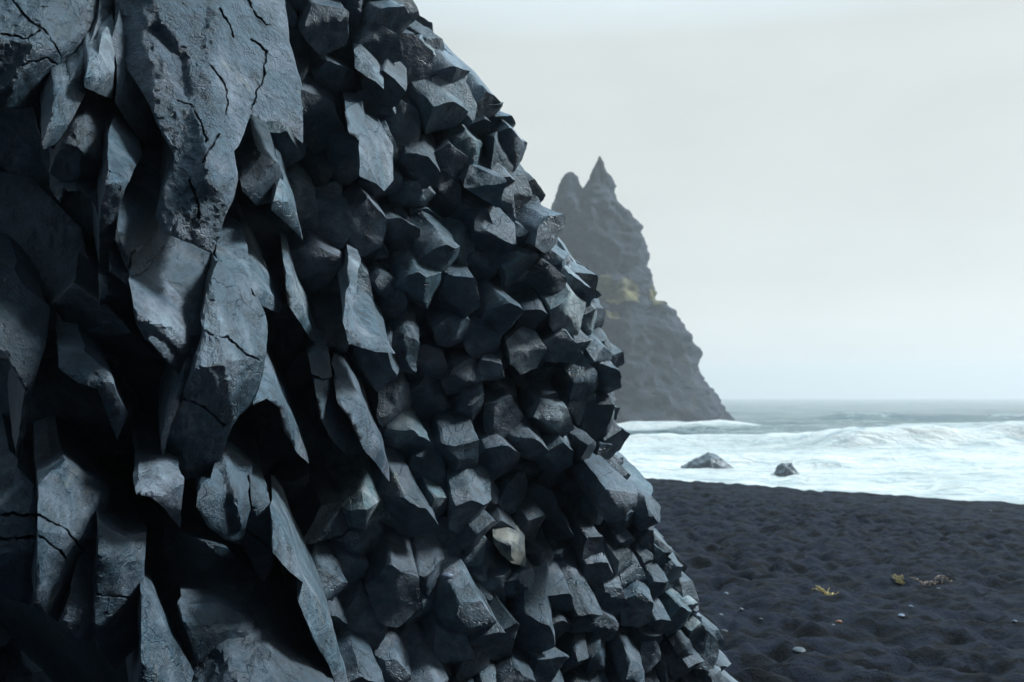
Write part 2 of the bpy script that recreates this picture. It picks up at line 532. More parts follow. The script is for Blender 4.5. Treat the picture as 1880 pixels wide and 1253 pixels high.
off_ = 0
for b_ in built:
    b_['V'] = allV[off_:off_ + len(b_['V'])]; off_ += len(b_['V'])
order = sorted(range(len(built)), key=lambda i: -(built[i]['A'] * (1 + 2 * built[i]['h'])))
top = set(order[:100])
def raw_mesh(items, name, parent):
    Vs, fs, ts, off = [], [], [], 0
    for b in items:
        Vs.append(b['V']); fs += [tuple(x) for x in (b['FQ'] + off).tolist()] + [tuple(x) for x in (b['FT'] + off).tolist()]
        ts.append(np.full(len(b['V']), b['tint'])); off += len(b['V'])
    return mesh_obj(name, np.concatenate(Vs), fs, M_BASALT, parent, 32, {'tint': np.concatenate(ts)})
for i in top:
    raw_mesh([built[i]], 'basalt_column', cliff)
rest = raw_mesh([built[i] for i in range(len(built)) if i not in top], 'small_columns', cliff)
rest['kind'] = 'stuff'
print('columns', len(built))


def SLABS():
    R_, S_ = M_SLAB, M_BASALT
    # great hanging slab, top
    slab([(208, -60), (512, -60), (522, 20), (531, 80), (548, 140), (556, 200), (557, 265), (545, 255), (528, 236), (505, 222), (485, 224), (462, 208), (450, 238), (438, 268), (428, 278), (431, 300), (438, 330), (425, 372), (412, 400), (404, 432), (390, 466), (345, 446), (300, 428), (286, 400), (298, 350), (318, 312), (322, 290), (300, 250), (268, 185), (226, 112), (210, 50)],
         2.62, 0.20, 0.0, R_, 0.72, bend=0.022, step=5, seed=3, relief=1.2,
         cracks=[[(388, 122), (412, 150), (418, 190), (410, 222)], [(455, 0), (470, 30), (492, 48)], [(326, 183), (352, 196), (372, 232), (380, 260)], [(460, 75), (488, 95), (484, 140), (460, 200)], [(400, 248), (372, 300)], [(350, 330), (368, 400)], [(405, 15), (430, 70)]],
         ridges=[([(420, -40), (400, 60), (395, 200), (380, 330)], 26, 0.05), ([(290, 60), (330, 110), (340, 170)], 14, -0.05)])
    slab([(-60, -60), (200, -60), (196, 10), (180, 50), (166, 105), (150, 160), (128, 176), (98, 186), (70, 184), (40, 202), (-60, 196)],
         2.52, 0.22, 0.02, S_, 0.25, step=5, seed=4, relief=1.0,
         cracks=[[(10, -20), (45, 30), (80, 55), (118, 108), (128, 150)], [(0, 62), (50, 70), (70, 55)], [(40, 118), (85, 105), (122, 125)]])
    slab([(188, -60), (212, -60), (206, 10), (196, 45), (186, 100), (170, 145), (148, 190), (122, 240), (100, 268), (76, 278), (72, 262), (88, 225), (96, 190), (128, 150), (160, 90), (180, 40)],
         2.42, 0.22, 0.02, R_, 0.9, step=5, seed=6, amp=3.5)
    slab([(186, 60), (205, 35), (213, 70), (209, 120), (208, 182), (180, 172), (156, 158), (162, 120), (180, 100)], 2.48, 0.35, -0.12, S_, 0.95, seed=7)
    slab([(150, 165), (180, 182), (211, 212), (198, 236), (194, 290), (190, 328), (160, 330), (112, 334), (92, 318), (100, 286), (124, 250), (140, 205)], 2.50, 0.16, 0.04, S_, 0.1, seed=8)
    slab([(218, 20), (232, 60), (240, 110), (262, 150), (290, 210), (284, 232), (262, 262), (240, 235), (212, 190), (214, 120), (206, 70)], 2.60, 0.22, -0.02, S_, 0.5, seed=9, relief=0.5)
    slab([(207, 212), (232, 240), (256, 268), (258, 286), (246, 312), (228, 352), (214, 408), (204, 470), (192, 538), (183, 505), (182, 450), (184, 385), (198, 312), (198, 250)], 2.42, 0.30, 0.0, R_, 0.85, step=5, seed=10, amp=3)
    slab([(270, 245), (300, 262), (318, 318), (296, 352), (288, 400), (292, 430), (270, 446), (240, 462), (236, 500), (224, 470), (210, 440), (222, 372), (246, 318), (262, 275)], 2.48, 0.24, -0.02, S_, 0.45, seed=11, relief=0.8)
    slab([(238, 370), (262, 362), (280, 376), (278, 395), (262, 400), (264, 448), (250, 470), (246, 420), (228, 392)], 2.46, 0.25, -0.15, S_, 0.9, seed=12)
    slab([(92, 348), (120, 334), (160, 326), (196, 340), (190, 372), (184, 440), (176, 380), (150, 352), (118, 352), (112, 374)], 2.46, 0.25, -0.15, S_, 0.75, seed=13)
    slab([(188, 508), (240, 512), (245, 575), (215, 572), (184, 560)], 2.5, 0.2, 0.0, S_, 0.4, seed=14)
    # the joined mass behind the hanging pieces
    slab([(-70, -70), (516, -70), (540, 120), (540, 240), (462, 222), (440, 285), (432, 372), (452, 440), (464, 530), (486, 600), (482, 680), (440, 752), (400, 840), (392, 872), (310, 858), (306, 790), (338, 700), (262, 612), (244, 530), (200, 498), (196, 345), (120, 326), (104, 280), (80, 262), (60, 196), (-70, 190)],
         2.80, 0.16, 0.0, S_, 0.35, step=7, seed=61, relief=1.3)
    slab([(-60, 850), (130, 840), (230, 900), (330, 965), (372, 985), (450, 1030), (505, 1060), (560, 1130), (600, 1200), (630, 1330), (-60, 1330)], 2.80, -0.06, 0.12, S_, 0.05, step=8, seed=62, relief=1.6)
    slab([(-60, 300), (60, 330), (150, 420), (180, 560), (235, 700), (280, 800), (290, 870), (120, 850), (-60, 880)], 2.95, 0.10, 0.0, S_, 0.05, step=8, seed=63, relief=1.8)
    # the big blue-grey broken face
    slab([(292, 424), (330, 430), (362, 448), (392, 470), (388, 492), (374, 548), (366, 600), (352, 612), (342, 660), (334, 690), (300, 655), (264, 622), (248, 592), (242, 548), (236, 512), (244, 478), (268, 492), (284, 470)],
         2.50, 0.22, -0.12, S_, 0.78, step=5, seed=15, relief=0.9,
         ridges=[([(295, 435), (340, 445), (390, 482)], 9, 0.035), ([(300, 530), (340, 556), (365, 572)], 7, 0.03)], cracks=[[(290, 440), (286, 470), (262, 500), (240, 510)]])
    slab([(352, 602), (374, 610), (366, 655), (352, 700), (332, 738), (316, 776), (304, 820), (300, 862), (293, 852), (297, 800), (312, 752), (326, 716), (340, 652)], 2.40, 0.25, 0.0, R_, 0.8, step=5, seed=16)
    # tall dark slab, cracked across
    slab([(398, 482), (424, 498), (448, 502), (466, 532), (484, 574), (492, 610), (489, 650), (480, 700), (462, 742), (440, 762), (426, 782), (408, 836), (394, 886), (352, 878), (340, 884), (300, 862), (306, 812), (318, 770), (336, 730), (354, 690), (368, 640), (374, 608), (368, 590), (380, 530)],
         2.54, 0.16, 0.02, S_, 0.42, step=5, seed=17, relief=1.1, cracks=[[(374, 610), (420, 622), (450, 650), (478, 664)], [(330, 730), (370, 745), (412, 782)]])
    slab([(400, 430), (420, 398), (442, 420), (456, 452), (458, 490), (470, 520), (520, 560), (512, 575), (480, 560), (462, 530), (446, 500), (418, 495), (396, 468)], 2.72, 0.35, -0.1, S_, 0.9, seed=18)
    slab([(524, 505), (536, 508), (548, 540), (566, 585), (588, 636), (570, 622), (540, 575), (528, 560)], 2.95, 0.5, 0.0, S_, 1.0, seed=19, amp=1.2)
    slab([(470, 650), (486, 655), (500, 690), (520, 742), (548, 790), (568, 852), (545, 832), (522, 792), (512, 750), (490, 732), (466, 745), (478, 700)], 2.72, 0.40, -0.05, S_, 0.85, seed=20)
    slab([(564, 652), (580, 638), (602, 642), (608, 690), (614, 745), (640, 790), (672, 832), (636, 836), (612, 812), (588, 770), (576, 700)], 3.05, 0.35, -0.05, S_, 0.95, seed=21, cracks=[[(570, 690), (610, 700)]])
    slab([(612, 690), (640, 700), (664, 740), (690, 800), (714, 850), (716, 885), (690, 850), (668, 826), (640, 770), (618, 740)], 3.15, 0.4, -0.05, S_, 0.7, seed=22)
    # smooth lower slabs
    slab([(396, 796), (424, 820), (463, 858), (456, 902), (462, 936), (442, 1002), (410, 990), (378, 964), (360, 930), (362, 904), (386, 880), (394, 836)], 2.55, 0.20, -0.06, S_, 0.8, seed=23, relief=0.35, ridges=[([(410, 830), (430, 900), (444, 960)], 12, 0.04)])
    slab([(458, 870), (494, 905), (499, 960), (501, 1042), (482, 1072), (462, 1034), (442, 1002), (462, 936)], 2.66, 0.12, 0.0, S_, 0.62, seed=24, relief=0.35, cracks=[[(448, 968), (500, 1012)]])
    slab([(499, 958), (516, 966), (534, 1000), (556, 1060), (588, 1110), (612, 1165), (632, 1230), (655, 1320), (634, 1320), (606, 1226), (576, 1168), (549, 1106), (556, 1070), (530, 1048), (500, 1016)], 2.62, 0.45, -0.02, R_, 0.95, step=5, seed=25)
    slab([(247, 898), (256, 880), (290, 868), (338, 882), (334, 938), (331, 972), (300, 930), (276, 912), (250, 910)], 2.2, 0.15, 0.02, S_, 0.75, seed=26)
    slab([(-50, 870), (30, 856), (66, 896), (70, 1000), (58, 1112), (-50, 1080)], 2.20, 0.04, 0.05, S_, 0.25, step=5, seed=27, relief=0.5, cracks=[[(-20, 946), (30, 944), (68, 948)], [(-10, 990), (66, 986)]])
    slab([(70, 900), (120, 846), (204, 896), (192, 958), (168, 1004), (146, 1048), (108, 1142), (62, 1114), (68, 1000)], 2.17, 0.20, 0.0, S_, 0.35, step=5, seed=64, relief=0.5, cracks=[[(70, 946), (125, 975), (150, 1012)], [(72, 986), (122, 1022)]])
    slab([(96, 560), (140, 520), (196, 560), (240, 610), (300, 668), (330, 700), (318, 760), (290, 800), (262, 770), (230, 740), (184, 676), (150, 640)], 2.62, 0.02, 0.12, S_, 0.08, step=6, seed=65, relief=0.8)
    slab([(300, 960), (350, 985), (420, 1010), (470, 1060), (480, 1110), (455, 1140), (400, 1118), (340, 1100), (300, 1040)], 2.62, 0.02, 0.15, S_, 0.06, step=6, seed=66, relief=0.8)
    slab([(142, 1022), (182, 972), (184, 1060), (168, 1180), (140, 1172), (108, 1146), (128, 1090)], 2.17, 0.22, 0.0, S_, 0.25, seed=28, relief=0.5)
    slab([(182, 960), (230, 985), (270, 978), (266, 1040), (262, 1104), (254, 1188), (236, 1200), (210, 1230), (184, 1192), (168, 1160), (180, 1060)], 2.22, 0.24, 0.02, S_, 0.35, seed=29, relief=0.6, cracks=[[(180, 1094), (225, 1092), (260, 1108)]])
    slab([(258, 1088), (284, 1110), (312, 1166), (350, 1220), (390, 1320), (230, 1320), (262, 1224)], 2.22, 0.25, 0.0, S_, 0.4, seed=30, relief=0.6)
    slab([(330, 1110), (400, 1105), (466, 1140), (468, 1320), (380, 1320), (362, 1224)], 2.42, 0.22, 0.0, S_, 0.3, seed=31, relief=0.8)
    slab([(-50, 500), (40, 520), (92, 566), (84, 640), (58, 720), (44, 800), (26, 842), (38, 770), (44, 716), (10, 652), (-50, 640)], 2.28, 0.18, 0.0, S_, 0.25, seed=32, relief=0.6)
    slab([(104, 640), (150, 640), (184, 672), (206, 700), (232, 762), (214, 808), (198, 762), (180, 716), (142, 702), (106, 676)], 2.25, 0.12, 0.0, S_, 0.5, seed=33)
    slab([(430, 290), (470, 275), (512, 300), (520, 330), (498, 372), (470, 378), (444, 350)], 2.85, 0.22, 0.0, S_, 0.3, seed=34)
    slab([(514, 328), (524, 336), (546, 392), (554, 440), (528, 412), (498, 386), (506, 350)], 2.95, 0.4, -0.05, S_, 0.95, seed=35)
    slab([(632, 205), (664, 190), (668, 226), (700, 240), (722, 275), (722, 330), (706, 350), (688, 335), (660, 325), (658, 260), (640, 245)], 3.75, 0.35, -0.15, S_, 0.86, seed=36)
    slab([(650, 90), (664, 82), (684, 112), (704, 138), (706, 165), (690, 150), (652, 126)], 3.9, 0.3, -0.3, S_, 0.98, seed=37)
    slab([(905, 972), (925, 962), (948, 966), (962, 988), (964, 1012), (966, 1041), (940, 1034), (922, 1020), (908, 1000)], 4.25, 0.2, -0.2, M_PALE, 0.9, seed=39, thick=0.4)
    slab([(640, 470), (660, 478), (652, 540), (640, 600), (660, 620), (700, 622), (724, 650), (690, 646), (640, 632), (630, 590), (636, 530)], 3.4, 0.25, -0.15, S_, 0.85, seed=38)

# ------------------------------------------------------------------ the near slabs and blades, one by one
def ragged(poly, amp, seed, closed=True):
    amp = amp * 0.62
    out = []
    n = len(poly)
    for i in range(n):
        p, q = np.array(poly[i], float), np.array(poly[(i + 1) % n], float)
        L = np.linalg.norm(q - p); k = max(1, int(L / 7))
        for j in range(k): out.append(p + (q - p) * j / k)
    out = np.array(out)
    z = np.zeros(len(out))
    dx = fbm(np.stack([out[:, 0] / 16, out[:, 1] / 16, z], 1), 3, seed) + 0.8 * fbm(np.stack([out[:, 0] / 60, out[:, 1] / 60, z], 1), 2, seed + 3)
    dy = fbm(np.stack([out[:, 0] / 16, out[:, 1] / 16, z + 9], 1), 3, seed) + 0.8 * fbm(np.stack([out[:, 0] / 60, out[:, 1] / 60, z + 9], 1), 2, seed + 3)
    return out + np.stack([dx, dy], 1) * amp

def inside(P, poly):
    x, y = P[:, 0], P[:, 1]; r = np.zeros(len(P), bool); n = len(poly)
    for i in range(n):
        x1, y1 = poly[i]; x2, y2 = poly[(i + 1) % n]
        c_ = ((y1 > y) != (y2 > y))
        with np.errstate(divide='ignore', invalid='ignore'):
            xx = (x2 - x1) * (y - y1) / (y2 - y1 + 1e-12) + x1
        r ^= c_ & (x < xx)
    return r
def seg_dist(P, poly, closed=True):
    best = np.full(len(P), 1e9); n = len(poly)
    for i in range(n if closed else n - 1):
        a = np.array(poly[i], float); b_ = np.array(poly[(i + 1) % n], float)
        ab = b_ - a; t = np.clip(((P - a) @ ab) / (ab @ ab + 1e-9), 0, 1)
        best = np.minimum(best, np.linalg.norm(P - a - t[:, None] * ab, axis=1))
    return best

def slab(poly, d0, gx=0.0, gy=0.0, mat=None, tint=0.4, thick=0.55, step=7, bend=0.0, ridges=(), cracks=(), amp=2.2, relief=1.0, back=None, seed=1, name='basalt_slab'):
    """a broken slab: its face is traced at d0 metres (tilted by gx, gy metres per 100 px),
    it runs back into the cliff along `back`"""
    pr = ragged(poly, amp, seed)
    c = np.array(poly, float).mean(0)
    lo_, hi_ = pr.min(0), pr.max(0)
    d0 = d0 * 1.15 if d0 < 3.3 else d0 * 1.03
    g = np.mgrid[lo_[0]:hi_[0]:step, lo_[1]:hi_[1]:step].reshape(2, -1).T
    g = g + np.random.default_rng(seed).uniform(-0.3, 0.3, g.shape) * step
    g = g[inside(g, pr)]
    if cracks:
        ex_ = []
        for cp_ in cracks:
            l2, h2 = np.array(cp_).min(0) - 10, np.array(cp_).max(0) + 10
            gg = np.mgrid[l2[0]:h2[0]:1.7, l2[1]:h2[1]:1.7].reshape(2, -1).T
            qq = np.stack([gg[:, 0], gg[:, 1], np.full(len(gg), seed)], 1)
            jj_ = 4 * np.stack([fbm(qq / 14, 2, seed + 6), fbm(qq / 14, 2, seed + 8)], 1)
            ex_.append(gg[(seg_dist(gg + jj_, np.array(cp_, float), False) < 5) & inside(gg, pr)])
        g = np.concatenate([g] + ex_)
    dist = seg_dist(g, pr)
    g = g[dist > step * 0.45]
    pts = [Vector(p) for p in np.concatenate([pr, g])]
    nb_ = len(pr)
    res = geometry.delaunay_2d_cdt(pts, [(i, (i + 1) % nb_) for i in range(nb_)], [list(range(nb_))], 1, 1e-4)
    v2 = np.array([(p.x, p.y) for p in res[0]]); tri = [tuple(f) for f in res[2]]
    ib = {}
    for k, orig in enumerate(res[3]):
        for o_ in orig:
            if o_ < nb_ and o_ not in ib: ib[o_] = k
    x, y = v2[:, 0], v2[:, 1]
    d = d0 + gx * (x - c[0]) / 100 + gy * (y - c[1]) / 100
    e = seg_dist(v2, pr)
    d = d + 0.006 * np.exp(-e / 3.0) + bend * ((x - c[0]) / 100) ** 2
    q = np.stack([x, y, np.full_like(x, seed)], 1)
    d = d + relief * (0.014 * fbm(q / 120, 3, seed + 50) + 0.007 * fbm(q * np.array([1 / 18, 1 / 34, 1]), 3, seed + 60) + 0.0035 * fbm(q * np.array([1 / 5, 1 / 9, 1]), 2, seed + 70))
    # stepped, conchoidal breaks
    st = fbm(q * np.array([1 / 95, 1 / 70, 1]), 2, seed + 80)
    d = d + relief * 0.004 * (np.floor(st * 4) - st * 4)
    rr_ = np.random.default_rng(seed + 400)
    ext = max(np.ptp(np.array(poly)[:, 0]), np.ptp(np.array(poly)[:, 1]))
    for _k in range(4):
        a_ = rr_.uniform(0, math.pi); off_k = rr_.uniform(-0.3, 0.3) * ext
        ld = (x - c[0]) * math.cos(a_) + (y - c[1]) * math.sin(a_) - off_k
        ld = ld + 2.0 * fbm(q / 14, 2, seed + 33 + _k)
        d = d + relief * rr_.uniform(0.04, 0.13) * (np.abs(ld) - ext * 0.25) / 100
    for (rp, rw, rh) in ridges: d = d - rh * np.exp(-(seg_dist(v2, rp, False) / rw) ** 2)
    for cp_ in cracks:
        cp2 = ragged(cp_, 3.0, seed + 5)[:-1] if False else np.array(cp_, float)
        jit = 4 * np.stack([fbm(q / 14, 2, seed + 6), fbm(q / 14, 2, seed + 8)], 1)
        dd = seg_dist(v2 + jit, cp2, False)
        wv_ = 1.0 + 0.8 * fbm(q / 25, 2, seed + 12)
        d = d + 0.055 * np.clip(0.75 + 1.2 * fbm(q / 22, 2, seed + 14), 0, 1) * np.exp(-(dd / (0.7 * wv_ + 0.4)) ** 2)
    Vf = at(x, y, d)
    loop = [ib[i] for i in range(nb_)]
    Bf = Vf[loop]
    Vs = [Vf]; n0 = len(Vf); los = at(c[0], c[1], 1.0) - np.array([0, 0, CAM_Z]); los /= np.linalg.norm(los)
    bk = los + np.array([-0.06, 0.0, 0.30]) if back is None else np.array(back, float); bk /= np.linalg.norm(bk)
    prev = loop; fs = list(tri)
    # orient the face towards the camera
    cen = Bf.mean(0)
    for k, s_ in enumerate((0.02, 0.06, 0.13, 0.24, 0.4, thick + 0.35)):
        sh = 1 - 0.018 * k
        R = cen + (Bf - cen) * sh + bk * s_
        Vs.append(R); idx = [n0 + k * nb_ + i for i in range(nb_)]
        for i in range(nb_): fs.append((prev[i], prev[(i + 1) % nb_], idx[(i + 1) % nb_], idx[i]))
        prev = idx
    V = np.concatenate(Vs)
    nz = vec_noise(V, 7, 2, seed) * 0.012; nz[:n0] *= 0.25
    V = V + nz + vec_noise(V, 30, 2, seed + 2) * 0.0015
    o = mesh_obj(name, V - CL, fs, mat or M_BASALT, cliff, 24, {'tint': np.full(len(V), tint * 0.84)})
    bm = bmesh.new(); bm.from_mesh(o.data); bmesh.ops.recalc_face_normals(bm, faces=bm.faces); bm.to_mesh(o.data); bm.free()
    return o
SLABS()

# solid rock behind the columns
gu, gv = np.meshgrid(np.linspace(-450, 1, 34), np.linspace(-450, 1780, 60))
tt = np.linspace(0, 1, 34)
gu = -450 + (edge_x(gv) + 470 + 450) * tt[None, :]
uv = np.stack([gu.ravel(), gv.ravel()], 1)
core = surf(uv) - axis(uv) * 0.42
nu, nv = 34, 60
ii, jj = np.meshgrid(np.arange(nv - 1), np.arange(nu - 1), indexing='ij')
a = (ii * nu + jj).ravel()
core_f = np.stack([a, a + nu, a + nu + 1, a + 1], 1)
mesh_obj('rock_core', core - CL, core_f, M_BASALT, cliff, 180, {'tint': np.full(len(core), .1)})

# unseen rock wall, added behind the viewer to shade the column ends
ang = np.linspace(radians(150), radians(318), 60)     # from +X counter-clockwise
hh = np.linspace(-1, 17, 30)
AA, HH = np.meshgrid(ang, hh)
rad = 7.5 + 1.0 * np.sin(AA * 3) + 0.22 * HH
wv = np.stack([rad.ravel() * np.cos(AA.ravel()) - 0.5, rad.ravel() * np.sin(AA.ravel()) + 1.5, HH.ravel()], 1)
wv = wv + vec_noise(wv, 0.5, 4, 88) * 1.2
ii, jj = np.meshgrid(np.arange(29), np.arange(59), indexing='ij'); a = (ii * 60 + jj).ravel()
mesh_obj('shade_wall', wv - CL, np.stack([a, a + 1, a + 61, a + 60], 1), M_BASALT, cliff, 30, {'tint': np.full(len(wv), .2)})

# ------------------------------------------------------------------ beach
M_SAND, nt, b = new_mat('black_sand')
tc = N(nt, 'ShaderNodeTexCoord').outputs['Object']
n1 = noise_node(nt, tc, 0.7, 5, 0.6); n2 = noise_node(nt, tc, 260, 2, 0.6)
c = ramp(nt, n1.outputs['Fac'], [(0.3, (0.0065, 0.0098, 0.0185)), (0.7, (0.0105, 0.015, 0.027))]).outputs[0]
c = mixc(nt, 0.8, c, ramp(nt, n2.outputs['Fac'], [(0.3, 0.5), (0.62, 1.1), (0.78, 3.2)]).outputs[0], 'MULTIPLY')
mpx = N(nt, 'ShaderNodeMapping'); mpx.inputs['Scale'].default_value = (1.0, 1.5, 1.0); nt.links.new(tc, mpx.inputs[0])
nm = noise_node(nt, mpx.outputs[0], 3.6, 5, 0.6, 0.4)   # dark blotches: shade of the dimples put into the sand colour
c = mixc(nt, 1.0, c, ramp(nt, nm.outputs['Fac'], [(0.44, 0.28), (0.53, 1.5)]).outputs[0], 'MULTIPLY')
nt.links.new(c, b.inputs['Base Color']); b.inputs['Roughness'].default_value = 0.75
b.inputs['Specular IOR Level'].default_value = 0.12
bp = N(nt, 'ShaderNodeBump'); bp.inputs['Strength'].default_value = 0.9; bp.inputs['Distance'].default_value = 0.006
nk = noise_node(nt, tc, 14, 6, 0.75)
nt.links.new(math_n(nt, 'ADD', math_n(nt, 'MULTIPLY', nk.outputs['Fac'], 12.0), n2.outputs['Fac']), bp.inputs['Height']); nt.links.new(bp.outputs[0], b.inputs['Normal'])

# crest of the berm, from the photograph: two points on the flat beach
cA = at_z(1185, 878, 0)[:2]; cB = at_z(1880, 925, 0)[:2]
cdir = (cB - cA) / np.linalg.norm(cB - cA); cn = np.array([cdir[1], -cdir[0]])
if cn[1] < 0: cn = -cn
def smooth_(x, a, b): t = np.clip((x - a) / (b - a), 0, 1); return t * t * (3 - 2 * t)
def beach_z(x, y, fine=True):
    s = (x - cA[0]) * cn[0] + (y - cA[1]) * cn[1]      # metres seaward of the crest
    z = np.where(s > 0, -3.6 * (1 - np.exp(-np.maximum(s, 0) / 9.0)), 0.0)
    p = np.stack([x, y, 0 * x], 1)
    z = z + 0.02 * fbm(p * 0.35, 2, 41)
    if fine:
        z0 = z; damp = 0.35 + 0.65 * smooth_(-s, 0.5, 3.5)
        w = worley(np.stack([x * 3.2 + 0.6 * fbm(p * 1.1, 2, 5), y * 2.4 + 0.6 * fbm(p * 1.1, 2, 6)], 1), 3)
        amp = 0.35 + 0.65 * np.clip(fbm(p * 0.5, 2, 51) + 0.6, 0, 1)
        z = z - 0.085 * np.exp(-(w / 0.30) ** 3) * amp
        w2 = worley(np.stack([x * 4.3, y * 3.3], 1), 13)
        z = z - 0.028 * np.exp(-(w2 / 0.32) ** 2)
        z = z + 0.05 * fbm(p * np.array([2.4, 3.0, 1]), 3, 61) + 0.055 * fbm(p * 8, 3, 62)
        z = z0 + (z - z0) * damp
    return z
def grid_mesh(name, xs, ys, zf, mat, **k):
    X, Y = np.meshgrid(xs, ys); x, y = X.ravel(), Y.ravel()
    z = zf(x, y)
    nx_, ny_ = len(xs), len(ys)
    ii, jj = np.meshgrid(np.arange(ny_ - 1), np.arange(nx_ - 1), indexing='ij')
    a = (ii * nx_ + jj).ravel()
    f = np.stack([a, a + 1, a + nx_ + 1, a + nx_], 1)
    return mesh_obj(name, np.stack([x, y, z], 1), f, mat, None, 180, **k), x, y
ys = np.concatenate([np.linspace(-400, 3.9, 60), np.arange(4, 24, 0.038), np.linspace(24.2, 70, 80), np.linspace(75, 2000, 30)])
xs = np.concatenate([np.linspace(-1500, -8, 40), np.arange(-7.5, 0, 0.3), np.arange(0, 14.5, 0.04), np.linspace(15, 60, 60), np.linspace(80, 1800, 30)])
beach, _, _ = grid_mesh('beach', xs, ys, beach_z, M_SAND)
tag(beach, 'black sand beach pitted with footprints beside the cliff', 'beach', kind='structure')

# ------------------------------------------------------------------ sea
M_SEA, nt, b = new_mat('sea_water')
geo = N(nt, 'ShaderNodeTexCoord').outputs['Object']
fo = N(nt, 'ShaderNodeAttribute', attribute_name='foam').outputs['Fac']
mp = N(nt, 'ShaderNodeMapping'); mp.inputs['Scale'].default_value = (0.5, 1.0, 1.0); nt.links.new(geo, mp.inputs[0])
f1 = noise_node(nt, mp.outputs[0], 0.26, 7, 0.68, 0.7)
f2 = noise_node(nt, mp.outputs[0], 1.3, 5, 0.6, 0.8)
s = math_n(nt, 'ADD', math_n(nt, 'MULTIPLY', f1.outputs['Fac'], 0.75), math_n(nt, 'MULTIPLY', f2.outputs['Fac'], 0.45))
s = math_n(nt, 'ADD', s, math_n(nt, 'SUBTRACT', fo, 1.12))
mask = ramp(nt, s, [(0.12, 0.0), (0.30, 0.6), (0.62, 1.0)]).outputs[0]
f3 = noise_node(nt, mp.outputs[0], 0.6, 6, 0.65, 1.0)
fcol = ramp(nt, f3.outputs['Fac'], [(0.34, (0.48, 0.54, 0.55)), (0.46, (0.72, 0.73, 0.70)), (0.6, (0.82, 0.80, 0.75))]).outputs[0]
nt.links.new(mixc(nt, mask, (0.05, 0.11, 0.12), fcol), b.inputs['Base Color'])
rr = N(nt, 'ShaderNodeMapRange'); nt.links.new(mask, rr.inputs[0]); rr.inputs[3].default_value = 0.18; rr.inputs[4].default_value = 0.9
nt.links.new(rr.outputs[0], b.inputs['Roughness']); b.inputs['IOR'].default_value = 1.33
bp = N(nt, 'ShaderNodeBump'); bp.inputs['Distance'].default_value = 0.6; bp.inputs['Strength'].default_value = 0.8
nt.links.new(f2.outputs['Fac'], bp.inputs['Height']); nt.links.new(bp.outputs[0], b.inputs['Normal'])

def smooth(x, a, b): t = np.clip((x - a) / (b - a), 0, 1); return t * t * (3 - 2 * t)
def roller(x, y, x0, x1, yc, slope, hgt, back, front, soft, seed):
    """long swell breaking towards the beach, steep face on the near side"""
    p = np.stack([x / 9, y / 9, 0 * x], 1)
    yy = y - yc - slope * (x - x0) - 2.5 * fbm(p, 3, seed)
    m = smooth(x, x0 - soft, x0 + soft) * (1 - smooth(x, x1 - soft, x1 + soft))
    prof = np.where(yy > 0, np.exp(-(yy / back) ** 2), np.exp(-(yy / front) ** 2))
    return hgt * m * prof * (1 + 0.25 * fbm(p * 2, 3, seed + 1))
ROLLERS = [  # x0,x1,y,slope,h,back,front,soft,seed,foam
    (28, 75, 88, 0.05, 1.9, 5, 2.2, 3, 1, 1.0),
    (8, 34, 96, -0.05, 0.9, 5, 2.5, 5, 2, 0.35),
    (13, 34, 143, 0.03, 1.1, 6, 3, 5, 3, 1.2),
    (60, 140, 185, 0.0, 1.6, 8, 4, 12, 4, 0.4),
    (50, 90, 135, 0.05, 1.2, 7, 3, 6, 5, 0.55),
    (-10, 60, 66, 0.02, 0.5, 5, 2, 8, 6, 1.0),
]
def sea_h(x, y):
    p = np.stack([x, y, 0 * x], 1)
    z = SEA_Z + 0 * x
    for r in ROLLERS: z = z + roller(x, y, *r[:9])
    near = 1 - smooth(y, 60, 120)
    z = z + (0.16 + 0.12 * near) * fbm(p * np.array([0.35, 0.6, 1]), 4, 90)
    z = z + 0.9 * fbm(p * np.array([0.05, 0.13, 1]), 4, 91) * smooth(y, 90, 160)
    return z
ys = np.concatenate([np.arange(18, 60, 0.7), np.arange(60, 110, 0.3), np.arange(110, 220, 0.9), np.geomspace(221, 2100, 150)])
xs = np.concatenate([np.linspace(-1800, -25, 40), np.arange(-24, 75, 0.45), np.linspace(76, 160, 60), np.geomspace(163, 2600, 60)])
X, Y = np.meshgrid(xs, ys)
sea_y = Y.ravel(); sea_x = X.ravel()
p = np.stack([sea_x, sea_y, 0 * sea_x], 1)
foam = 1.02 - 0.46 * smooth(sea_y, 85, 125) - 0.16 * smooth(sea_y, 120, 260) + 0.22 * fbm(p * np.array([0.05, 0.16, 1]), 3, 93)
for r in ROLLERS:
    rr_ = roller(sea_x, sea_y, *r[:9]) / r[4]
    foam = foam + 0.55 * r[9] * rr_
# churned water round the foot of the stack
foam = foam + 0.5 * np.exp(-(((sea_x - 20) / 16) ** 2 + ((sea_y - 150) / 14) ** 2))
foam = np.clip(foam, 0, 1.5)
sea, _, _ = grid_mesh('sea', xs, ys, sea_h, M_SEA, attrs={'foam': foam})
tag(sea, 'pale foaming sea with breakers rolling toward the beach', 'sea', kind='structure')

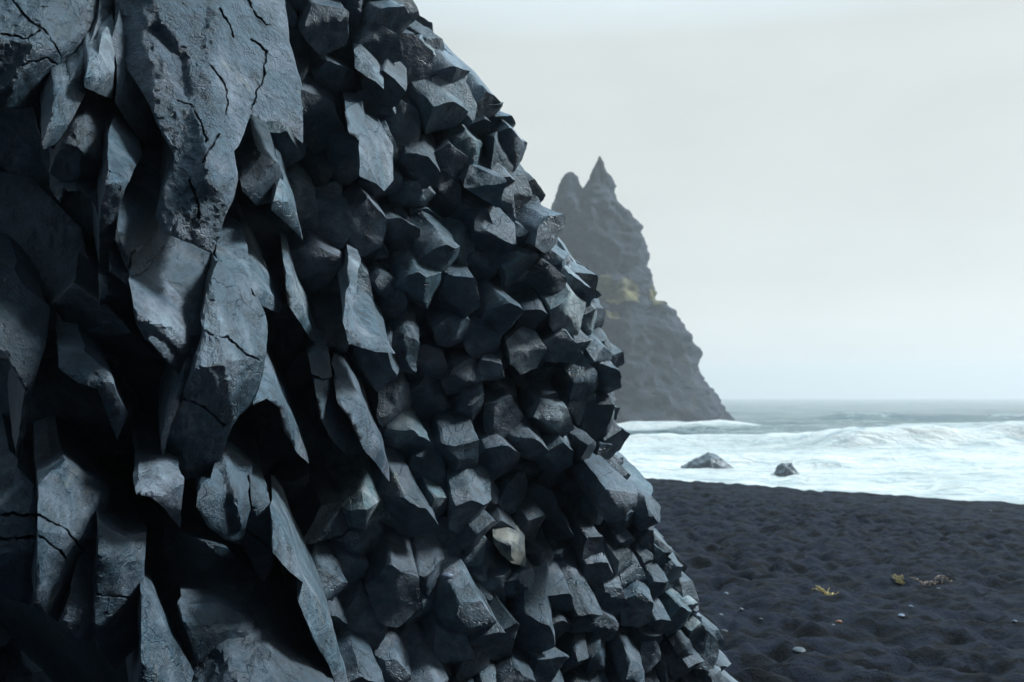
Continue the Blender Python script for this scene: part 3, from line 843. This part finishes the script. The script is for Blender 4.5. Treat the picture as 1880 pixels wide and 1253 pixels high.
# ------------------------------------------------------------------ sea stack
M_STACK, nt, b = new_mat('stack_rock')
tc = N(nt, 'ShaderNodeTexCoord').outputs['Object']
n1 = noise_node(nt, tc, 0.09, 6, 0.65, 0.5); n2 = noise_node(nt, tc, 0.6, 6, 0.7)
c = ramp(nt, n1.outputs['Fac'], [(0.3, (0.012, 0.018, 0.034)), (0.58, (0.028, 0.037, 0.060)), (0.72, (0.11, 0.095, 0.075))]).outputs[0]
c = mixc(nt, 0.8, c, ramp(nt, n2.outputs['Fac'], [(0.3, 0.6), (0.7, 1.4)]).outputs[0], 'MULTIPLY')
nt.links.new(c, b.inputs['Base Color']); b.inputs['Roughness'].default_value = 0.9
bp = N(nt, 'ShaderNodeBump'); bp.inputs['Distance'].default_value = 1.2; bp.inputs['Strength'].default_value = 0.8
nt.links.new(n2.outputs['Fac'], bp.inputs['Height']); nt.links.new(bp.outputs[0], b.inputs['Normal'])
M_GRASS, nt, b = new_mat('ledge_grass')
tc = N(nt, 'ShaderNodeTexCoord').outputs['Object']
n1 = noise_node(nt, tc, 0.7, 5, 0.7)
nt.links.new(ramp(nt, n1.outputs['Fac'], [(0.35, (0.07, 0.065, 0.045)), (0.65, (0.22, 0.19, 0.08))]).outputs[0], b.inputs['Base Color'])
b.inputs['Roughness'].default_value = 0.95

DS = 165.0
def loft(left, right, dep, seed, n_l=150, n_a=120):
    """left/right: outline (y, x) in photo pixels; dep: depth of the rock as a fraction of its width"""
    left = np.array(left, float); right = np.array(right, float)
    y0, y1 = max(left[0, 0], right[0, 0]), min(left[-1, 0], right[-1, 0])
    yy = np.linspace(y0, y1, n_l)
    xl = np.interp(yy, left[:, 0], left[:, 1]); xr = np.interp(yy, right[:, 0], right[:, 1])
    th = np.linspace(0, 2 * math.pi, n_a, endpoint=False)
    V = []
    for k in range(n_l):
        cpt = at((xl[k] + xr[k]) / 2, yy[k], DS); hw = (xr[k] - xl[k]) / 2 / F * DS
        V.append(np.stack([cpt[0] + hw * np.cos(th), DS + 2 + hw * dep * np.sin(th), np.full(n_a, cpt[2])], 1))
    V = np.concatenate(V)
    cx = np.repeat([(at((xl[k] + xr[k]) / 2, yy[k], DS)[0]) for k in range(n_l)], n_a)
    out = np.stack([V[:, 0] - cx, V[:, 1] - DS - 2, 0 * cx], 1); r = np.linalg.norm(out, axis=1, keepdims=True) + 1e-6
    out /= r
    rid = 1 - 2 * np.abs(fbm(V * np.array([0.12, 0.12, 0.07]), 4, seed))
    amp = np.minimum(1.0, (r[:, 0] + 0.5) / 4.0)
    side = np.abs(out[:, 0])
    d = (3.0 * (rid - 0.62)) * (1 - 0.66 * side) + 1.1 * fbm(V * 0.45, 3, seed + 9) + 0.55 * fbm(V * 1.1, 3, seed + 19)
    V = V + out * (d * amp)[:, None]
    V[:, 2] += 0.5 * fbm(V * 0.5, 2, seed + 5) * amp
    ii, jj = np.meshgrid(np.arange(n_l - 1), np.arange(n_a), indexing='ij')
    a = (ii * n_a + jj).ravel(); b_ = (ii * n_a + (jj + 1) % n_a).ravel()
    f = [tuple(q) for q in np.stack([a, a + n_a, b_ + n_a, b_], 1).tolist()]
    f.append(tuple(range(n_a))[::-1])
    return V, f
right = [(277, 1109), (283, 1112), (295, 1118), (318, 1131), (345, 1139), (370, 1150), (400, 1172), (440, 1186), (475, 1191), (490, 1190), (510, 1203), (540, 1214), (555, 1224),
         (562, 1240), (590, 1258), (618, 1279), (650, 1284), (685, 1290), (700, 1298), (722, 1318), (735, 1330), (755, 1342), (775, 1352), (788, 1358), (800, 1362)]
left = [(277, 1101), (283, 1098), (300, 1091), (320, 1083), (336, 1073), (370, 1050), (450, 1000), (560, 960), (700, 920), (800, 900)]
left2 = [(307, 1043), (311, 1036), (330, 1031), (350, 1028), (370, 1018), (400, 1003), (440, 985), (560, 950), (800, 890)]
right2 = [(307, 1058), (314, 1068), (330, 1073), (345, 1080), (400, 1110), (560, 1140), (800, 1200)]
base_pt = at_z(1150, 788, SEA_Z)
stack = empty('sea_stack', (20, DS, SEA_Z))
tag(stack, 'tall hazy sea stack with two jagged peaks rising from the surf behind the cliff', 'sea stack')
SL = np.array(stack.location)
V1, f1_ = loft(left, right, 0.62, 200)
o1 = mesh_obj('main_peak', V1 - SL, f1_, M_STACK, stack, 40)
V2, f2_ = loft(left2, right2, 0.7, 300)
mesh_obj('side_peak', V2 - SL, f2_, M_STACK, stack, 40)
# grass growing on the ledge: follows the rock, a hand's depth proud of it
def ledge_patch(V, n_a, ylo, yhi, xlo, xhi, seed, th):
    rows = len(V) // n_a
    keep = []
    ppx = V[:, 0] / V[:, 1] * F + W / 2
    zz = V[:, 2] - CAM_Z
    ppy = HORIZON - zz / V[:, 1] * F
    nz = fbm(V * 0.25, 3, seed)
    ex = np.clip(np.minimum(ppx - xlo, xhi - ppx) / 18, -1, 1); mid = (ylo + yhi) / 2 + 0.22 * (ppx - (xlo + xhi) / 2)
    ey = 1 - np.abs(ppy - mid) / ((yhi - ylo) / 2)
    ok = (np.minimum(ex, ey) + 0.9 * nz > th) & (V[:, 1] < DS + 2)
    fs = []
    for k in range(rows - 1):
        for j in range(n_a):
            q = (k * n_a + j, (k + 1) * n_a + j, (k + 1) * n_a + (j + 1) % n_a, k * n_a + (j + 1) % n_a)
            if all(ok[i] for i in q): fs.append(q)
    used = sorted({i for q in fs for i in q}); mp_ = {i: k for k, i in enumerate(used)}
    P = V[used].copy(); P[:, 1] -= 0.35; P[:, 2] += 0.2
    P = P + vec_noise(P, 0.9, 2, 7) * 0.25
    return P, [tuple(mp_[i] for i in q) for q in fs]
for (a_, b_, c_, d_, sd_, th_) in ((512, 562, 1085, 1182, 4, 0.1), (535, 575, 1190, 1230, 9, 0.25), (572, 592, 1095, 1145, 14, 0.35)):
    P, fs = ledge_patch(V1, 120, a_, b_, c_, d_, sd_, th_)
    if len(fs) > 6: mesh_obj('grass_patch', P - SL, fs, M_GRASS, stack, 180)

# ------------------------------------------------------------------ rocks in the surf
M_WETROCK, nt, b = new_mat('wet_rock')
tc = N(nt, 'ShaderNodeTexCoord').outputs['Object']
n1 = noise_node(nt, tc, 1.6, 6, 0.7)
nt.links.new(ramp(nt, n1.outputs['Fac'], [(0.35, (0.05, 0.06, 0.075)), (0.7, (0.16, 0.18, 0.2))]).outputs[0], b.inputs['Base Color'])
b.inputs['Roughness'].default_value = 0.45
def lump(name, cx, cy, cz, outline, depth, seed, mat, rough=0.2, sub=64):
    """rock: outline [(x,z)] metres over its foot, rounded back in depth"""
    ol = np.array(outline, float)
    xs_ = np.linspace(ol[0, 0], ol[-1, 0], sub); top_ = np.interp(xs_, ol[:, 0], ol[:, 1])
    th = np.linspace(-math.pi / 2, math.pi / 2, sub)
    V = []
    for k in range(sub):
        for t in th:
            V.append((xs_[k], depth * math.sin(t) * (0.35 + 0.65 * top_[k] / top_.max()), -0.5 + (top_[k] + 0.5) * max(0, math.cos(t)) ** 0.7))
    V = np.array(V)
    sc_ = top_.max()
    V = V + vec_noise(V / sc_, 2.0, 4, seed) * rough * sc_
    f = []
    for k in range(sub - 1):
        for j in range(sub - 1):
            a = k * sub + j; f.append((a, a + 1, a + sub + 1, a + sub))
    o = mesh_obj(name, V, f, mat, None, 35)
    o.location = (cx, cy, cz)
    return o
q = at_z(1300, 860, SEA_Z)
m = q[1] / F
r1 = lump('sea_rock', q[0], q[1], SEA_Z, [(-48*m, 0.05), (-30*m, 12*m), (-14*m, 20*m), (0*m, 27*m), (14*m, 24*m), (30*m, 14*m), (46*m, 0.05)], 1.3, 5, M_WETROCK)
tag(r1, 'larger pointed dark rock standing in white surf before the sea stack', 'rock', 'rocks in the surf')
q = at_z(1443, 872, SEA_Z); m = q[1] / F
r2 = lump('sea_rock', q[0], q[1], SEA_Z, [(-22*m, 0.05), (-16*m, 13*m), (-4*m, 21*m), (9*m, 20*m), (18*m, 10*m), (22*m, 0.05)], 0.8, 8, M_WETROCK)
tag(r2, 'smaller rounded dark rock nearly covered by white surf', 'rock', 'rocks in the surf')


# ------------------------------------------------------------------ small things on the sand
def plain(name, c, rough=0.55, scale=30, var=0.35):
    m, nt, b = new_mat(name)
    tc = N(nt, 'ShaderNodeTexCoord').outputs['Object']
    n1 = noise_node(nt, tc, scale, 4, 0.6)
    nt.links.new(ramp(nt, n1.outputs['Fac'], [(0.3, tuple(x * (1 - var) for x in c)), (0.7, tuple(min(0.9, x * (1 + var)) for x in c))]).outputs[0], b.inputs['Base Color'])
    b.inputs['Roughness'].default_value = rough
    return m
def pebble(px, py, wpx, flat, colr, label, seed, loc=None, name='pebble', group='pebbles scattered on the black sand', rot=0.0):
    if loc is None:
        q = at_z(px, py, 0.0); zz = float(beach_z(np.array([q[0]]), np.array([q[1]]))[0])
        q = at_z(px, py, zz); zz = float(beach_z(np.array([q[0]]), np.array([q[1]]))[0])
        loc = (q[0], q[1], zz)
    else: q = np.array(loc)
    r = wpx / 2 / F * q[1]
    bm = bmesh.new(); bmesh.ops.create_icosphere(bm, subdivisions=3, radius=1.0)
    V = np.array([v.co for v in bm.verts]); f = [[v.index for v in fc.verts] for fc in bm.faces]; bm.free()
    V = V * (1 + 0.16 * fbm(V * 1.1 + seed, 2, seed))[:, None]
    V = V * np.array([1.0, 0.72, flat]) * r
    if group and loc is not None: V[:, 2] += flat * r * 0.45
    o = mesh_obj(name, V, f, colr, None, 180)
    o.location = loc; o.rotation_euler = (0, 0, rot)
    tag(o, label, 'pebble', group)
    return o
P_WHITE = plain('white_stone', (0.15, 0.165, 0.18)); P_GREY = plain('grey_stone', (0.06, 0.068, 0.08)); P_BLUE = plain('blue_grey_stone', (0.13, 0.16, 0.22))
P_RUST = plain('rusty_stone', (0.30, 0.12, 0.06))
for k, (x_, y_, w_, fl, m_, lb) in enumerate([
    (1540, 1160, 13, 0.5, P_RUST, 'rusty orange pebble low on the sand right of the cliff foot'),
    (1530, 1158, 8, 0.5, P_WHITE, 'tiny white pebble touching the left side of the rusty orange one'),
    (1333, 1090, 12, 0.5, P_BLUE, 'pale blue-grey pebble closest to the cliff, above the white ones'),
    (1361, 1123, 9, 0.6, P_WHITE, 'white pebble on the dark sand just below the blue-grey one'),
    (1397, 1139, 7, 0.7, P_WHITE, 'small white upright pebble to the right of its white neighbour'),
    (1323, 1128, 8, 0.6, P_WHITE, 'white pebble tucked against the foot of the columns'),
    (1655, 1133, 17, 0.35, P_BLUE, 'flat pale pebble below the single yellow kelp scrap'),
    (1672, 1113, 11, 0.45, P_BLUE, 'blue-grey pebble up and right of the flat pale one'),
    (1723, 1085, 8, 0.6, P_WHITE, 'white pebble just under the long brown kelp strand'),
    (1863, 1144, 9, 0.6, P_BLUE, 'blue-grey pebble at the far right edge of the sand'),
    (1818, 938, 8, 0.5, P_GREY, 'grey pebble near the crest of the beach by the surf'),
    (1466, 1192, 34, 0.30, P_GREY, 'largest flat grey stone half sunk in the sand near the bottom'),
    (1330, 1157, 13, 0.45, P_GREY, 'grey pebble beside the lowest columns of the cliff'),
    (1455, 1126, 6, 0.6, P_GREY, 'lone tiny grey pebble between cliff and rusty orange pebble')]):
    pebble(x_, y_, w_, fl, m_, lb, k + 1, rot=k * 0.7)

M_KELP = plain('yellow_kelp', (0.46, 0.34, 0.11), 0.5); M_KELPB = plain('brown_kelp', (0.20, 0.13, 0.09), 0.5)
def kelp(px0, px1, py, n, mat, label, seed):
    """scrap of washed-up seaweed: curled ribbons lying on the sand"""
    r = np.random.default_rng(seed)
    q0 = at_z(px0, py, 0.0); q1 = at_z(px1, py, 0.0)
    Vs, fs = [], []
    L = np.linalg.norm(q1 - q0)
    for i in range(n):
        c0 = q0 + (q1 - q0) * r.uniform(0.05, 0.95); c0[1] += r.uniform(-0.05, 0.05)
        a = r.uniform(-0.6, 0.6); ln = L * r.uniform(0.25, 0.5); wd = r.uniform(0.008, 0.018)
        m_ = 14; base = len(Vs)
        for j in range(m_):
            t = j / (m_ - 1) - 0.5
            x = c0[0] + math.cos(a) * t * ln; y = c0[1] + math.sin(a) * t * ln + 0.03 * math.sin(t * 9 + i)
            z = 0.006 + 0.014 * abs(math.sin(t * 7 + i * 2)) + 0.002 * i
            zz = float(beach_z(np.array([x]), np.array([y]))[0])
            w_ = wd * (1 - (2 * t) ** 4 * 0.8)
            for (dy, dz) in ((-w_, 0), (0, 0.006), (w_, 0), (0, -0.004)): Vs.append((x, y + dy, zz + z + dz))
            if j:
                for e in range(4):
                    b0 = base + (j - 1) * 4; b1 = base + j * 4
                    fs.append((b0 + e, b0 + (e + 1) % 4, b1 + (e + 1) % 4, b1 + e))
    V = np.array(Vs); c = V.mean(0); c[2] = V[:, 2].min()
    o = mesh_obj('seaweed', V - c, fs, mat, None, 180); o.location = c
    tag(o, label, 'seaweed', 'kelp scraps washed up on the sand')
kelp(1482, 1532, 1081, 11, M_KELP, 'larger clump of yellow kelp nearest to the cliff', 1)
kelp(1641, 1658, 1064, 7, M_KELP, 'single small yellow kelp scrap between the two wider ones', 2)
kelp(1678, 1742, 1066, 9, M_KELPB, 'long thin brownish kelp strand farthest to the right', 3)
# grey beach pebble caught on a column end
lodged = pebble(0, 0, 24, 0.55, P_BLUE, 'smooth oval blue-grey pebble lodged on a ledge between the basalt columns', 77, loc=tuple(at(821, 1058, 3.98)), group=None, rot=0.3)

# ------------------------------------------------------------------ haze
haze_on = True
if haze_on:
    m = bpy.data.materials.new('sea_haze'); m.use_nodes = True; nt = m.node_tree; nt.nodes.clear()
    out = nt.nodes.new('ShaderNodeOutputMaterial'); pv = nt.nodes.new('ShaderNodeVolumePrincipled')
    pv.inputs['Color'].default_value = (0.935, 0.93, 0.925, 1); pv.inputs['Density'].default_value = 0.0010; pv.inputs['Anisotropy'].default_value = 0.45
    nt.links.new(pv.outputs[0], out.inputs['Volume'])
    x0, x1, y0, y1, z0, z1 = -1900, 2700, -60, 2200, -7, 48
    v = [(x, y, z) for z in (z0, z1) for y in (y0, y1) for x in (x0, x1)]
    f = [(0, 2, 3, 1), (4, 5, 7, 6), (0, 1, 5, 4), (2, 6, 7, 3), (0, 4, 6, 2), (1, 3, 7, 5)]
    hz = mesh_obj('haze', v, f, m)
    tag(hz, 'thin sea haze over the beach and water', 'haze', kind='stuff')
